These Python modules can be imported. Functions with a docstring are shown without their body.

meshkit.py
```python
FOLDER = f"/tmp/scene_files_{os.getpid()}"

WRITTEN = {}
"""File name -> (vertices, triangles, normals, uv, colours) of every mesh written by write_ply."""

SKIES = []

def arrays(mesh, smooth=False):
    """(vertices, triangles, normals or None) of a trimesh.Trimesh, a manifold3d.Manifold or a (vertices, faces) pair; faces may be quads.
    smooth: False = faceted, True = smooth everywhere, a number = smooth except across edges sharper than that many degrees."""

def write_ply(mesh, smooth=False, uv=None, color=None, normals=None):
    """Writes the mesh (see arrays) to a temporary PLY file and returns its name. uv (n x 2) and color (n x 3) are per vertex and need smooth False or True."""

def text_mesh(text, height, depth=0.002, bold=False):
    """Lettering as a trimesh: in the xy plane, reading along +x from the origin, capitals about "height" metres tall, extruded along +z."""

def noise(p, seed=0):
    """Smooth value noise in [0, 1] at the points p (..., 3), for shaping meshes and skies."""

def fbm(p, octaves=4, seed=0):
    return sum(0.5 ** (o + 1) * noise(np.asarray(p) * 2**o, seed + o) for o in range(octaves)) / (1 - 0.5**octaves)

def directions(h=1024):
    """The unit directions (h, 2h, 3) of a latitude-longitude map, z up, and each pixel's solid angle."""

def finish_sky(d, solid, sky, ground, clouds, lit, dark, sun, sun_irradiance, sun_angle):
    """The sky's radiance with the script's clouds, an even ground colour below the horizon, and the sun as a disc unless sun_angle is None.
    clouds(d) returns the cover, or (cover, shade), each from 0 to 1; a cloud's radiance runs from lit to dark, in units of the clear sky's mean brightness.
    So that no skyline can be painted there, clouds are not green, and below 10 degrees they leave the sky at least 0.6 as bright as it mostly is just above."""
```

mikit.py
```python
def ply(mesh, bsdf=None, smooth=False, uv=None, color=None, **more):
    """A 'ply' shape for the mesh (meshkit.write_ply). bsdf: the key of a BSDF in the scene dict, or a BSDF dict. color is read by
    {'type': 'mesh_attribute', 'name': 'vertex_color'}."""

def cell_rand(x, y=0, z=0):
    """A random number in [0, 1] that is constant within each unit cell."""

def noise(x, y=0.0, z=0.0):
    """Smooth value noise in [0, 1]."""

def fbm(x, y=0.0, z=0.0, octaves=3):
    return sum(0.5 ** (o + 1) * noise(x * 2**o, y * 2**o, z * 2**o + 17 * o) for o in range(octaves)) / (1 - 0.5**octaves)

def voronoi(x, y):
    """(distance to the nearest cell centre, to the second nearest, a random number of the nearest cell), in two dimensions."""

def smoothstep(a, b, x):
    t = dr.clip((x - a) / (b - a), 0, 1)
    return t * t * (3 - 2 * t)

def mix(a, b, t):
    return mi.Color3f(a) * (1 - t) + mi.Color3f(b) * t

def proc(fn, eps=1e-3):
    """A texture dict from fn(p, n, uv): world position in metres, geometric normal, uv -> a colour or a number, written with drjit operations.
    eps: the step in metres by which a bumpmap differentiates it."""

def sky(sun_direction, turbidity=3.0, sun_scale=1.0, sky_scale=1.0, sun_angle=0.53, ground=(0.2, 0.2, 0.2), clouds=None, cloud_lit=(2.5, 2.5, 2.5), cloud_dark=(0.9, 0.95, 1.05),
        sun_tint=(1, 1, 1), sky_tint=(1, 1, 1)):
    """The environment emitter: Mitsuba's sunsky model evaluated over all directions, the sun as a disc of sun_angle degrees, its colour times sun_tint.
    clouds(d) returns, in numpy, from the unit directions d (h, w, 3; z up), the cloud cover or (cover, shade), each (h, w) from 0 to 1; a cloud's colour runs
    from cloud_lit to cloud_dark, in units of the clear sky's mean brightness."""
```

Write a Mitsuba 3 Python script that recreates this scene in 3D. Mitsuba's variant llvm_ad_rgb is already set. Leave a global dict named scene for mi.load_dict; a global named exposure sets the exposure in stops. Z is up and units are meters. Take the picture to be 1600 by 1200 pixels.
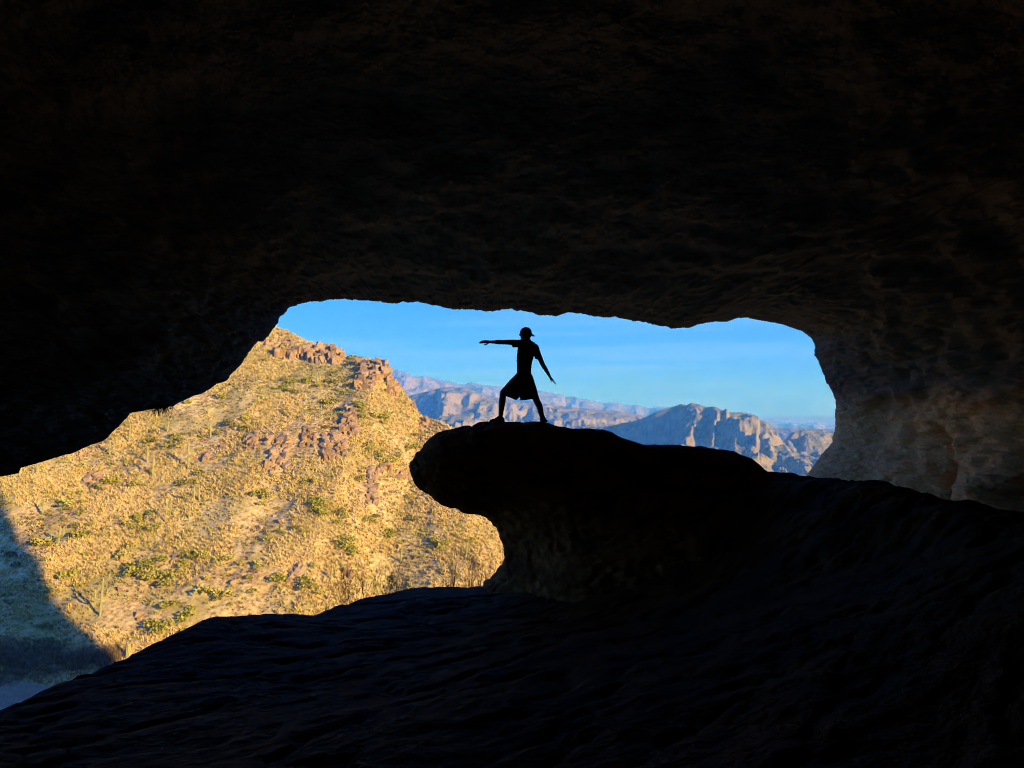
import math, random
import numpy as np, trimesh, shapely, manifold3d as m3
import mitsuba as mi, drjit as dr
import mikit
from mikit import proc, noise, fbm, smoothstep, mix
import meshkit
from meshkit import noise as vnoise, fbm as vfbm
from scipy.interpolate import RBFInterpolator, PchipInterpolator
from scipy.ndimage import map_coordinates, gaussian_filter

T = mi.ScalarTransform4f
rng = np.random.default_rng(7)
random.seed(7)
scene, labels = {}, {}

# ------------------------------------------------------------------ camera, sky, air, exposure
F, CX, HY = 1164.0, 800.0, 650.0            # focal length in photo pixels, centre column, row of the horizon
def at(px, py, Y):                          # a point Y metres in front of the eye
    return np.array([(px - CX) / F * Y, Y, (HY - py) / F * Y])

FAR = 15000.0
scene['camera'] = {'type': 'perspective', 'fov': 2 * math.degrees(math.atan(800 / F)), 'fov_axis': 'x',
                   'near_clip': 0.05, 'far_clip': 60000.0, 'principal_point_offset_y': (600 - HY) / 1200.0,
                   'to_world': T().look_at([0, 0, 0], [0, 1, 0], [0, 0, 1]), 'medium': {'type': 'ref', 'id': 'air'}}
AZ, EL = math.radians(57), math.radians(15.5)
SUN = np.array([math.sin(AZ) * math.cos(EL), -math.cos(AZ) * math.cos(EL), math.sin(EL)])
def cirrus(d):
    z = np.maximum(d[..., 2], 0.02)
    q = np.stack([d[..., 0] / z * 0.35 + 0.1 * d[..., 1] / z, d[..., 1] / z * 1.1, 0 * z], -1)
    c = vfbm(q * 0.9 + 5, 5, 3)
    veil = 0.34 * np.exp(-np.degrees(np.arcsin(np.clip(d[..., 2], 0, 1))) / 4.5)
    return np.clip(np.clip((c - 0.48) * 1.0, 0, 0.14) + veil * (0.85 + 0.3 * c), 0, 1)
scene['sky'] = mikit.sky(SUN, turbidity=3.0, clouds=cirrus, cloud_lit=(0.95, 1.75, 2.3), sun_tint=(1.02, 1.06, 0.84), sky_tint=(0.065, 0.455, 1.95))
scene['air'] = {'type': 'homogeneous', 'albedo': {'type': 'rgb', 'value': [0.50, 0.86, 1.0]}, 'sigma_t': {'type': 'rgb', 'value': [2.3e-5, 6.5e-5, 1.9e-4]}}
exposure = 2.95

# ------------------------------------------------------------------ helpers
def rgb(*c): return {'type': 'rgb', 'value': list(c)}
def put(key, mesh, bsdf, smooth=False, **lab):
    if key in scene:
        n = 1
        while f'{key}_{n:03d}' in scene or f'{key}_{n:03d}' in labels: n += 1
        key = f'{key}_{n:03d}'
    scene[key] = mesh if isinstance(mesh, dict) else mikit.ply(mesh, bsdf, smooth=smooth)
    if lab: labels[key] = {k: v for k, v in lab.items() if v}
    return key
def struct(key, mesh, bsdf, smooth=True, label=None, kind='structure'):
    return put(key, mesh, bsdf, smooth, label=label, kind=kind)
taken = set()
def thing(name, **lab):
    key, n = name, 0
    while key in taken:
        n += 1; key = f'{name}_{n:03d}'
    taken.add(key); labels[key] = {k: v for k, v in lab.items() if v}
    return key
def grid_faces(r, c, wrap=False):
    i, j = np.meshgrid(np.arange(r - 1), np.arange(c if wrap else c - 1), indexing='ij')
    j2 = (j + 1) % c
    return np.stack([i * c + j, i * c + j2, (i + 1) * c + j2, (i + 1) * c + j], -1).reshape(-1, 4)
def N(p, s, oct=4, seed=0):                 # signed fractal noise
    return vfbm(np.asarray(p) * np.asarray(s), oct, seed) * 2 - 1
def sstep(a, b, x):
    t = np.clip((x - a) / (b - a), 0, 1); return t * t * (3 - 2 * t)

# ------------------------------------------------------------------ materials
def diffuse_two(c): return {'type': 'twosided', 'b': {'type': 'diffuse', 'reflectance': c}}
def cave_col(p, n, uv):
    a = fbm(p.x * 0.5, p.y * 0.5, p.z * 0.9, 3)
    b = fbm(p.x * 3.0 + 4, p.y * 3.0, p.z * 7.0, 4)
    c = noise(p.x * 22, p.y * 22, p.z * 30)
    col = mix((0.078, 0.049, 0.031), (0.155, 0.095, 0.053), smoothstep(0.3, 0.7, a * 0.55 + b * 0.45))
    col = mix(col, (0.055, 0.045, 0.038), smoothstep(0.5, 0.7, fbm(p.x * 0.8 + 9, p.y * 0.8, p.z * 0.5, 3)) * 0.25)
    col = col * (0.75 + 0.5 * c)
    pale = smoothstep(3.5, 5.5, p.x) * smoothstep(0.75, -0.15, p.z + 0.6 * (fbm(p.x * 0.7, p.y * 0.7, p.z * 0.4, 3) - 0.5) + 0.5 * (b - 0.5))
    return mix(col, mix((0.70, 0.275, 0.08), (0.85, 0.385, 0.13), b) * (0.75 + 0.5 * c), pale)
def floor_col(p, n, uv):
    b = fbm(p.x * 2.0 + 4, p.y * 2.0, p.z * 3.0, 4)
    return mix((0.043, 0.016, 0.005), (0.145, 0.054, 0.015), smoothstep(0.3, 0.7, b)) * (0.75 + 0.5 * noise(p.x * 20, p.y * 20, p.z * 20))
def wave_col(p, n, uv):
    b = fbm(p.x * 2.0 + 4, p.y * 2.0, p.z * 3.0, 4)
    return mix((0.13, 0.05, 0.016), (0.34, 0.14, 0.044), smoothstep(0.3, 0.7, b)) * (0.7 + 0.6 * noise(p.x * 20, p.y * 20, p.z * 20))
def cave_bump(p, n, uv):
    return fbm(p.x * 5, p.y * 5, p.z * 11, 5) * 0.10 + fbm(p.x * 30, p.y * 30, p.z * 45, 2) * 0.015
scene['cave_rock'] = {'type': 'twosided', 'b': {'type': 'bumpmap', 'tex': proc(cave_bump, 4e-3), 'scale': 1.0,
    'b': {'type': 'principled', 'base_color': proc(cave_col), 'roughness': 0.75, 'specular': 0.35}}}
def floor_bump(p, n, uv):
    u, v = p.x * 0.78 + p.y * 0.62, -p.x * 0.62 + p.y * 0.78
    return fbm(u * 5, v * 9.0, p.z * 6, 5) * 0.065 + fbm(p.x * 28, p.y * 28, p.z * 28, 3) * 0.025
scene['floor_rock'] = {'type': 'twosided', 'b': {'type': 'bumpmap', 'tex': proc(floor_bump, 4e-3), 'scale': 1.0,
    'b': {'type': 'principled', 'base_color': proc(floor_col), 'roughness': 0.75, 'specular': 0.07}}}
scene['wave_stone'] = {'type': 'twosided', 'b': {'type': 'bumpmap', 'tex': {**scene['cave_rock']['b']['tex']}, 'scale': 1.0,
    'b': {'type': 'principled', 'base_color': proc(wave_col), 'roughness': 0.85, 'specular': 0.05}}}
def hill_col(p, n, uv):
    big = fbm(p.x * 0.035, p.y * 0.035, p.z * 0.05, 3)
    mid = fbm(p.x * 0.35, p.y * 0.35, p.z * 0.35, 4)
    fine = fbm(p.x * 2.3, p.y * 2.3, p.z * 2.3, 3)
    col = mix((0.41, 0.285, 0.14), (0.53, 0.41, 0.18), smoothstep(0.35, 0.6, big * 0.5 + mid * 0.5))
    col = mix(col, (0.64, 0.54, 0.27), smoothstep(0.5, 0.72, fine))
    col = mix(col, (0.19, 0.15, 0.07), smoothstep(0.47, 0.28, fine) * 0.8)
    col = mix(col, (0.33, 0.30, 0.11), smoothstep(0.56, 0.68, fbm(p.x * 0.12 + 31, p.y * 0.12, p.z * 0.1, 3)) * 0.6)
    return mix(col, (0.34, 0.20, 0.13), smoothstep(0.62, 0.45, n.z))
scene['hill_ground'] = diffuse_two(proc(hill_col))
def wash_col(p, n, uv):
    return mix((0.24, 0.18, 0.12), (0.36, 0.28, 0.19), fbm(p.x * 0.5, p.y * 1.2, p.z, 4)) * (0.8 + 0.4 * noise(p.x * 4, p.y * 4, p.z * 4))
scene['wash_sand'] = diffuse_two(proc(wash_col))
def rock_col(p, n, uv):
    a, b = fbm(p.x * 0.5, p.y * 0.5, p.z * 0.3, 3), fbm(p.x * 3, p.y * 3, p.z * 2, 3)
    col = mix((0.27, 0.182, 0.10), (0.44, 0.30, 0.165), smoothstep(0.3, 0.7, a * 0.5 + b * 0.5))
    return mix(col, (0.33, 0.255, 0.19), smoothstep(0.5, 0.65, fbm(p.x * 0.25 + 7, p.y * 0.25, p.z * 0.25, 2)) * 0.7)
scene['red_rock'] = diffuse_two(proc(rock_col))
scene['field_stone'] = diffuse_two(rgb(0.43, 0.30, 0.185))
def far_col(p, n, uv):
    a = fbm(p.x * 0.006, p.y * 0.006, p.z * 0.02, 4)
    b = fbm(p.x * 0.05, p.y * 0.05, p.z * 0.05, 3)
    veg = mix((0.135, 0.14, 0.05), (0.255, 0.25, 0.095), smoothstep(0.35, 0.65, a * 0.5 + b * 0.5))
    veg = mix(veg, (0.105, 0.105, 0.045), smoothstep(0.52, 0.66, b) * 0.7)
    rock = mix((0.15, 0.135, 0.055), (0.335, 0.29, 0.11), b)
    return mix(veg, rock, smoothstep(0.86, 0.62, n.z))
scene['far_ground'] = diffuse_two(proc(far_col))
for k, c in {'straw': (0.72, 0.585, 0.27), 'olive_grass': (0.46, 0.43, 0.16), 'brush_twig': (0.22, 0.155, 0.09), 'brush_grey': (0.30, 0.225, 0.14), 'shrub_leaf': (0.34, 0.34, 0.075),
             'shrub_leaf_pale': (0.46, 0.43, 0.12), 'shrub_leaf_dark': (0.24, 0.23, 0.08), 'bare_twig': (0.60, 0.57, 0.46), 'twig_leaf': (0.46, 0.46, 0.24),
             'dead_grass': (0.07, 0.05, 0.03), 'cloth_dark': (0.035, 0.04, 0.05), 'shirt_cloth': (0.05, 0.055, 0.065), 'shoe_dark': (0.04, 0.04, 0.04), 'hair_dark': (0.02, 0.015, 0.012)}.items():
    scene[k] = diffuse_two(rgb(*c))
scene['skin'] = {'type': 'principled', 'base_color': rgb(0.30, 0.17, 0.11), 'roughness': 0.55, 'specular': 0.4}
def sag_col(p, n, uv):
    return mix((0.30, 0.31, 0.115), (0.40, 0.39, 0.17), noise(p.x * 9, p.y * 9, p.z * 3))
scene['cactus_skin'] = diffuse_two(proc(sag_col))

# ------------------------------------------------------------------ the cave: walls and roof as one shell around the mouth
RIM_TOP = [(0,745,7.0),(16,742,7.1),(31,739,7.15),(32.5,731,7.2),(62,722.5,7.4),(105,710,7.8),(112,709,7.85),(140,696,8.2),(162,689,8.5),(175,677,8.8),(190,662,9.2),(200,651,9.4),(206,645,9.5),
 (240,639,10),(270,635,10.4),(300,620,11),(317,614,11.3),(339,600,11.8),(352,596,12),(365,582,12.3),(380,564,12.6),(390,547,12.9),(403,533,13.2),(410,533.5,13.3),(418.7,526,13.6),(425,515,13.9),(434,504.5,14.2),
 (439,493.7,14.5),(453.7,478.7,15),(475,473.7,15.3),(487,470.7,15.5),(500,471.7,15.6),(520,468,15.8),(540,467.7,16),(555,469.5,16.1),(595,470.5,16.3),(598.7,472.7,16.3),(625,473.5,16.4),(630,471.5,16.4),(647,472.5,16.5),
 (655,472.5,16.5),(667,475.5,16.5),(685,477.5,16.6),(692,480.5,16.6),(712,483,16.6),(737,483.5,16.7),(752,485,16.7),(760,487.5,16.7),(778,484,16.8),(800,483,16.8),(807,487,16.8),(819,484.7,16.8),(830,489,16.8),(845,491.7,16.9),
 (868,493,16.9),(880,490,16.9),(887,488.5,17),(908,490,17),(920,493,17),(936,495.7,17),(963,495,17.1),(988,501,17.1),(1010,504,17.2),(1018,507,17.2),(1040,510,17.3),(1050,513.6,17.3),(1079,511.7,17.4),(1090,507,17.5),
 (1114,503,17.6),(1136,503,17.7),(1153,496.6,17.8),(1169,497,17.9),(1197,502.6,18),(1224,508,18.1),(1252,517,18.2),(1267,529,18.2),(1273.5,541,18.2),(1272.6,555,18.2),(1278,563,18.2),(1283.6,578,18.2),(1293,599,18.2),
 (1303,614,18.2),(1306.5,630,18.1),(1305.6,652,18),(1305.6,669,17.9),(1300,691,17.7),(1283.6,710,17.5),(1268,732,17.2),(1258,745,17)]
RIM_LOW = [(1240,785,16.5),(1200,850,16),(1100,940,15),(1000,1000,14),(800,1030,12.8),(640,1065,11.3),(480,1130,9.8),(320,1235,8),(150,1380,6.5),(0,1520,5.4),(-400,1500,4.5),(-700,1300,3.8),(-700,1000,3.8),(-400,850,4.8),(-150,790,6.2)]
AX, AY = 780.0, 690.0
def resample(pts, step):
    pts = np.array(pts, float)
    s = np.r_[0, np.cumsum(np.hypot(*np.diff(pts[:, :2], axis=0).T))]
    q = np.linspace(0, s[-1], int(s[-1] / step) + 1)
    return np.stack([np.interp(q, s, pts[:, k]) for k in range(3)], 1)
top = resample(RIM_TOP, 1.35)
low = resample([RIM_TOP[-1]] + RIM_LOW + [RIM_TOP[0]], 9.0)[1:-1]
arc = np.arange(len(top)) * 1.35
jag = 3.4 * (vfbm(np.stack([arc / 9, 0 * arc, 0 * arc], 1), 4, 3) - 0.5) + 2.0 * (vfbm(np.stack([arc / 35, 0 * arc, 0 * arc], 1), 2, 5) - 0.5)
jag += 1.8 * (vnoise(np.stack([arc / 3.7, 0 * arc, 0 * arc], 1), 7) - 0.5)
jag *= np.minimum(1, np.minimum(arc, arc[::-1]) / 30)
rel = top[:, :2] - [AX, AY]
top[:, :2] += rel / np.linalg.norm(rel, axis=1, keepdims=True) * jag[:, None]
rim = np.vstack([top, low])
def cave_shell():
    R = np.stack([(rim[:, 0] - AX) / F * rim[:, 2], (AY - rim[:, 1]) / F * rim[:, 2]], 1)
    rho_r = np.linalg.norm(R, axis=1); e = R / rho_r[:, None]; Yr = rim[:, 2]
    nr = 165
    t = np.linspace(0, 1, nr) ** 1.9
    a = np.where(e[:, 0] > 0, 8.9, 8.0); b = np.where(e[:, 1] > 0, 5.4, 4.6)
    rho_c = ((np.abs(e[:, 0]) / a) ** 2.4 + (np.abs(e[:, 1]) / b) ** 2.4) ** (-1 / 2.4)
    rho_c = np.maximum(rho_c, rho_r + 0.4)
    L = t[:, None] * (Yr + 10)[None]
    y = Yr[None] - L
    w = 1 - np.exp(-(L / 5.5) ** 1.25)
    rho = rho_r + (rho_c - rho_r) * w
    # right wall: below the old water line the wall leans out towards the floor, above it the roof hangs over
    right = sstep(0.55, 0.9, e[:, 0])[None]
    zline = (e[:, 1] * rho - 0.0344 * y)
    P = np.stack([-0.0172 * y + e[:, 0] * rho, y, -0.0344 * y + e[:, 1] * rho], -1)
    below = sstep(0.42, 0.02, P[..., 2] + 0.55 * N(P * [1, 1, 0.2], 0.55, 3, 11) + 0.15 * N(P, 2.5, 3, 15)) * right * sstep(0.15, 1.6, L) * sstep(1.5, 5, y)
    rho = rho + below * 0.32
    cleft = np.exp(-((P[..., 1] - 14.9 - 0.8 * (P[..., 2] - 0.2) + 0.7 * N(P, 0.9, 4, 12)) / 0.09) ** 2) * right * sstep(0.25, -0.9, P[..., 2])
    rho = rho + 0.34 * cleft
    bulge = np.exp(-((P[..., 1] - 13.2 - 0.8 * (P[..., 2] - 0.2)) / 0.9) ** 2) * right * sstep(0.0, -1.2, P[..., 2])
    rho = rho - 0.5 * bulge + right * sstep(0.5, 3, L) * sstep(4, 8, y) * (0.30 * N(P, (1.1, 1.1, 1.1), 4, 13) + 0.22 * np.abs(N(P, (2.6, 2.6, 2.6), 4, 14)) + 0.05 * N(P, (9, 9, 9), 3, 16))
    fade = sstep(0.0, 2.2, L)
    Q = P * [1, 1, 1.0]
    d = 0.55 * N(Q, 0.22, 3, 1) + 0.20 * N(Q, (0.7, 0.7, 1.0), 4, 2) + 0.09 * N(Q, (2.4, 2.4, 3.5), 5, 4)
    d += -0.22 * np.abs(N(Q, (0.55, 0.55, 1.0), 3, 6))
    rho = rho + d * fade
    fine = 0.05 * N(Q, (7, 7, 12), 3, 8) * sstep(0, 0.35, L)
    rho = rho + fine
    close = np.sqrt(np.clip(1 - (np.maximum(-y, 0) / 10.0) ** 2, 0, 1))
    lim = rho_r / Yr * np.maximum(y, 0) * (1 + 0.012 * np.minimum(L, 2.0))
    rho = np.maximum(rho, lim) * close
    inner = np.stack([-0.0172 * y + e[:, 0] * rho, y, -0.0344 * y + e[:, 1] * rho], -1)
    q = np.array([34, 26, 19, 13, 9, 6, 4, 2.6, 1.7, 1.1, 0.7, 0.42, 0.24, 0.12, 0.05])[:, None]
    yo = Yr + 0.5 * (1 - np.exp(-q)) + 0 * q
    ro = rho_r + q
    outer = np.stack([-0.0172 * yo + e[:, 0] * ro, yo, -0.0344 * yo + e[:, 1] * ro], -1)
    outer[..., 1] += 0.5 * N(outer, 0.35, 3, 9) * np.minimum(q / 3, 1) + 0.12 * q * 0
    V = np.concatenate([outer, inner], 0)
    return V.reshape(-1, 3), grid_faces(V.shape[0], V.shape[1], True)
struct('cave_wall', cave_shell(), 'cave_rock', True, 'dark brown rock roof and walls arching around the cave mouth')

# ------------------------------------------------------------------ the cave floor
EDGE_PX = [(0,1105,5.6),(45,1087,5.9),(90,1068,6.25),(150,1043,6.7),(200,1025,7.1),(260,997,7.6),(305,977,8.0),(325,967,8.3),(345,963,8.55),(400,961,9.1),(470,960,9.7),(485,963,9.85),(500,958,10),(530,946,10.5),(560,936,10.95),(600,929,11.5),(640,920,12),(700,917,12.6),(770,916,13.2)]
edge = np.array([at(*p) for p in EDGE_PX])
edge = np.vstack([[(-6.2, 2.2, -2.1), (-5.2, 3.6, -2.15), (-4.4, 4.7, -2.18)], edge, [(1.2, 14.4, -3.1), (3.2, 15.4, -2.7), (5.6, 16.4, -2.0), (9.5, 17.2, -1.5)]])
RIDGE = [(1210,738,12.3),(1241,737,12.0),(1277,744,11.6),(1347,753,10.8),(1393,757,10.2),(1435,772,9.5),(1497,782,8.8),(1548,792,8.1),(1600,797,7.5),(1700,815,6.6)]
ctrl = [tuple(p) for p in edge] + [tuple(at(*p)) for p in RIDGE]
ctrl += [(0,0,-1.65),(0,2.5,-1.72),(-2,2.5,-1.80),(2,2.5,-1.62),(-2.6,5.5,-2.15),(0,5,-1.95),(2.2,5,-1.65),(3.6,4.6,-1.25),(-1.5,8,-2.4),(0.4,8,-2.3),(2.2,8,-1.95),(3.8,7.6,-1.45),(-1.2,10.5,-2.72),(0.5,10.2,-2.6),(2.2,10.4,-1.95),
         (3.4,10,-1.45),(0.4,12.4,-2.85),(2.6,12,-1.5),(5.6,9.8,-1.35),(6.6,8.2,-1.5),(6.7,11,-1.7),(6.6,14,-1.8),(5.2,13.6,-1.6),(7.5,5,-1.0),(5.5,4.5,-1.0),(9,9,-1.5),(9,14,-1.6),(-5,0,-1.8),(5,0,-1.4),(-6,-6,-1.6),(0,-6,-1.5),(6,-6,-1.3),(0,-10,-1.2),(9,-3,-1.0),(-9,-3,-1.8),(-9,5,-2.6)]
ctrl = np.array(ctrl)
floor_rbf = RBFInterpolator(ctrl[:, :2], ctrl[:, 2], kernel='thin_plate_spline', smoothing=1e-4)
def edge_dist(xy):
    best, sgn = np.full(len(xy), 1e9), np.ones(len(xy))
    for p, q in zip(edge[:-1, :2], edge[1:, :2]):
        d = q - p; t = np.clip(((xy - p) @ d) / (d @ d), 0, 1)
        v = xy - p - t[:, None] * d
        dist = np.hypot(v[:, 0], v[:, 1])
        s = d[0] * (xy[:, 1] - p[1]) - d[1] * (xy[:, 0] - p[0])
        sgn = np.where(dist < best, np.sign(s), sgn); best = np.minimum(best, dist)
    return best * sgn                       # positive outside
def cave_floor():
    xs = np.arange(-10.5, 10.51, 0.055); ys = np.r_[np.arange(-10.5, 1.5, 0.25), np.arange(1.5, 18.5, 0.055)]
    X, Y = np.meshgrid(xs, ys); xy = np.stack([X.ravel(), Y.ravel()], 1)
    cx, cy = np.arange(-10.5, 10.9, 0.3), np.arange(-10.5, 18.9, 0.3)
    C = np.stack(np.meshgrid(cx, cy), -1).reshape(-1, 2)
    Z = floor_rbf(C).reshape(len(cy), len(cx))
    z = map_coordinates(Z, [(xy[:, 1] + 10.5) / 0.3, (xy[:, 0] + 10.5) / 0.3], order=3, mode='nearest')
    d = edge_dist(xy)
    u, v = xy[:, 0] * 0.78 + xy[:, 1] * 0.62, -xy[:, 0] * 0.62 + xy[:, 1] * 0.78
    P = np.stack([u, v, 0 * u], 1)
    amp = 0.35 + 0.65 * sstep(0.2, 1.0, -d)
    z = z + (0.07 * N(P, (0.7, 1.2, 1), 4, 21) + 0.024 * N(P, (2.2, 4.6, 1), 5, 22)) * amp + 0.016 * N(P, (7, 14, 1), 2, 23) - 0.04 * np.maximum(0.12 - np.abs(N(P, (0.9, 1.7, 1), 4, 24)), 0) / 0.12
    z -= 0.05 * np.maximum(N(P, (0.5, 1.6, 1), 3, 25), 0) * amp
    out = np.maximum(d, 0)
    z = z - 0.9 * np.sqrt(out ** 2 + 0.02) + 0.9 * math.sqrt(0.02) - 0.5 * out ** 1.3
    return np.stack([xy[:, 0], xy[:, 1], z], 1), grid_faces(len(ys), len(xs))
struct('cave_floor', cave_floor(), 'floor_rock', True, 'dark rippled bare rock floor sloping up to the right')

# ------------------------------------------------------------------ the wave rock
def surface_nets(f, origin, h):
    s = f < 0
    nx, ny, nz = f.shape
    cells = np.zeros((nx - 1, ny - 1, nz - 1)); cnt = cells.copy(); pos = np.zeros(cells.shape + (3,))
    corners = [(a, b, c) for a in (0, 1) for b in (0, 1) for c in (0, 1)]
    sl = lambda o: tuple(slice(o[k], f.shape[k] - 1 + o[k]) for k in range(3))
    for a in corners:
        for k in range(3):
            if a[k] == 0:
                b = list(a); b[k] = 1
                fa, fb = f[sl(a)], f[sl(b)]
                m = s[sl(a)] != s[sl(b)]
                t = np.where(m, fa / np.where(m, fa - fb, 1), 0)
                for j in range(3): pos[..., j] += np.where(m, a[j] + (t if j == k else 0), 0)
                cnt += m
    act = cnt > 0
    idx = -np.ones(cells.shape, int); idx[act] = np.arange(act.sum())
    V = (pos[act] / cnt[act][:, None] + np.argwhere(act)) * h + origin
    faces = []
    for k in range(3):
        i, j = (k + 1) % 3, (k + 2) % 3
        lo, hi = [slice(None)] * 3, [slice(None)] * 3
        lo[k], hi[k] = slice(0, -1), slice(1, None)
        m = s[tuple(lo)] != s[tuple(hi)]
        p = np.argwhere(m); inside = s[tuple(lo)][m]
        ok = (p[:, i] > 0) & (p[:, j] > 0) & (p[:, i] < f.shape[i] - 1) & (p[:, j] < f.shape[j] - 1)
        p, inside = p[ok], inside[ok]
        def cell(di, dj):
            c = p.copy(); c[:, i] -= di; c[:, j] -= dj
            return idx[c[:, 0], c[:, 1], c[:, 2]]
        q = np.stack([cell(1, 1), cell(0, 1), cell(0, 0), cell(1, 0)], 1)
        q[~inside] = q[~inside][:, ::-1]
        faces.append(q)
    return V, np.vstack(faces)
WAVE_PX = [(753,918),(762,911),(774,896),(787,880),(789,868),(786,847),(779,830),(772,818),(762,806),(749,800),(727,797),(705,789),(691,786),(667,768),(652,756),(645,740),(642,728),(645,718),(655,705),(672,687),(686,675.6),(705,671),
 (731,666),(743,661.6),(786,660),(817,661),(834,658.5),(855,660),(869,665),(893,669.5),(940,671),(964,682),(986,690),(1000,695),(1032,696.5),(1057,695),(1072,699),(1105,700.5),(1137,704),(1161,715.6),(1177,731),(1194,736.5),(1212,739),(1300,790),(1300,990),(753,990)]
YC = 12.6
def wave_rock():
    poly = np.array([at(a, b, YC)[[0, 2]] for a, b in WAVE_PX])
    h = 0.042
    x, y, z = np.arange(-2.2, 6.0, h), np.arange(9.6, 14.9, h), np.arange(-3.9, 0.35, h)
    X, Z = np.meshgrid(x, z, indexing='ij'); q = np.stack([X.ravel(), Z.ravel()], 1)
    best = np.full(len(q), 1e9)
    for p, r in zip(poly, np.roll(poly, -1, 0)):
        d = r - p; t = np.clip(((q - p) @ d) / (d @ d), 0, 1)
        best = np.minimum(best, np.linalg.norm(q - p - t[:, None] * d, axis=1))
    ins = shapely.contains_xy(shapely.Polygon(poly), q[:, 0], q[:, 1])
    d2 = np.where(ins, -best, best).reshape(X.shape)[:, None, :]
    Yg = y[None, :, None]; Xg, Zg = x[:, None, None], z[None, None, :]
    r = 0.85
    near = 1.0 + 0.62 * np.maximum(-0.9 - Zg, 0) * (0.15 + 0.85 * sstep(-0.1, 1.0, Xg)) + 0.10 * np.maximum(Xg - 0.5, 0) + 0.6 * np.clip(Xg - 0.1, 0, 2.4) * sstep(-0.9, -2.4, Zg)
    far = 1.15 + 0 * Xg
    dy = np.where(Yg < YC, YC - Yg - near, Yg - YC - far)
    a, b = d2 + r + 0 * Yg, dy + r + 0 * Xg
    f = np.sqrt(np.maximum(a, 0) ** 2 + np.maximum(b, 0) ** 2) + np.minimum(np.maximum(a, b), 0) - r
    V, Q = surface_nets(f, np.array([x[0], y[0], z[0]]), h)
    m = trimesh.Trimesh(V, np.vstack([Q[:, [0, 1, 2]], Q[:, [0, 2, 3]]]), process=False)
    n = m.vertex_normals
    disp = 0.035 * N(V, (1.3, 1.3, 1.3), 4, 31) + 0.026 * N(V, (4, 4, 7), 4, 32) - 0.05 * np.maximum(0.10 - np.abs(N(V, (1.2, 1.2, 1.8), 4, 34)), 0) / 0.10 + 0.012 * N(V, (11, 11, 11), 2, 35) + 0.03 * N(V, (0.9, 5, 2.2), 3, 33) * sstep(0.1, 0.8, np.abs(n[:, 1]))
    m.vertices = V + n * disp[:, None]
    return m
wave_mesh = wave_rock()
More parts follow.
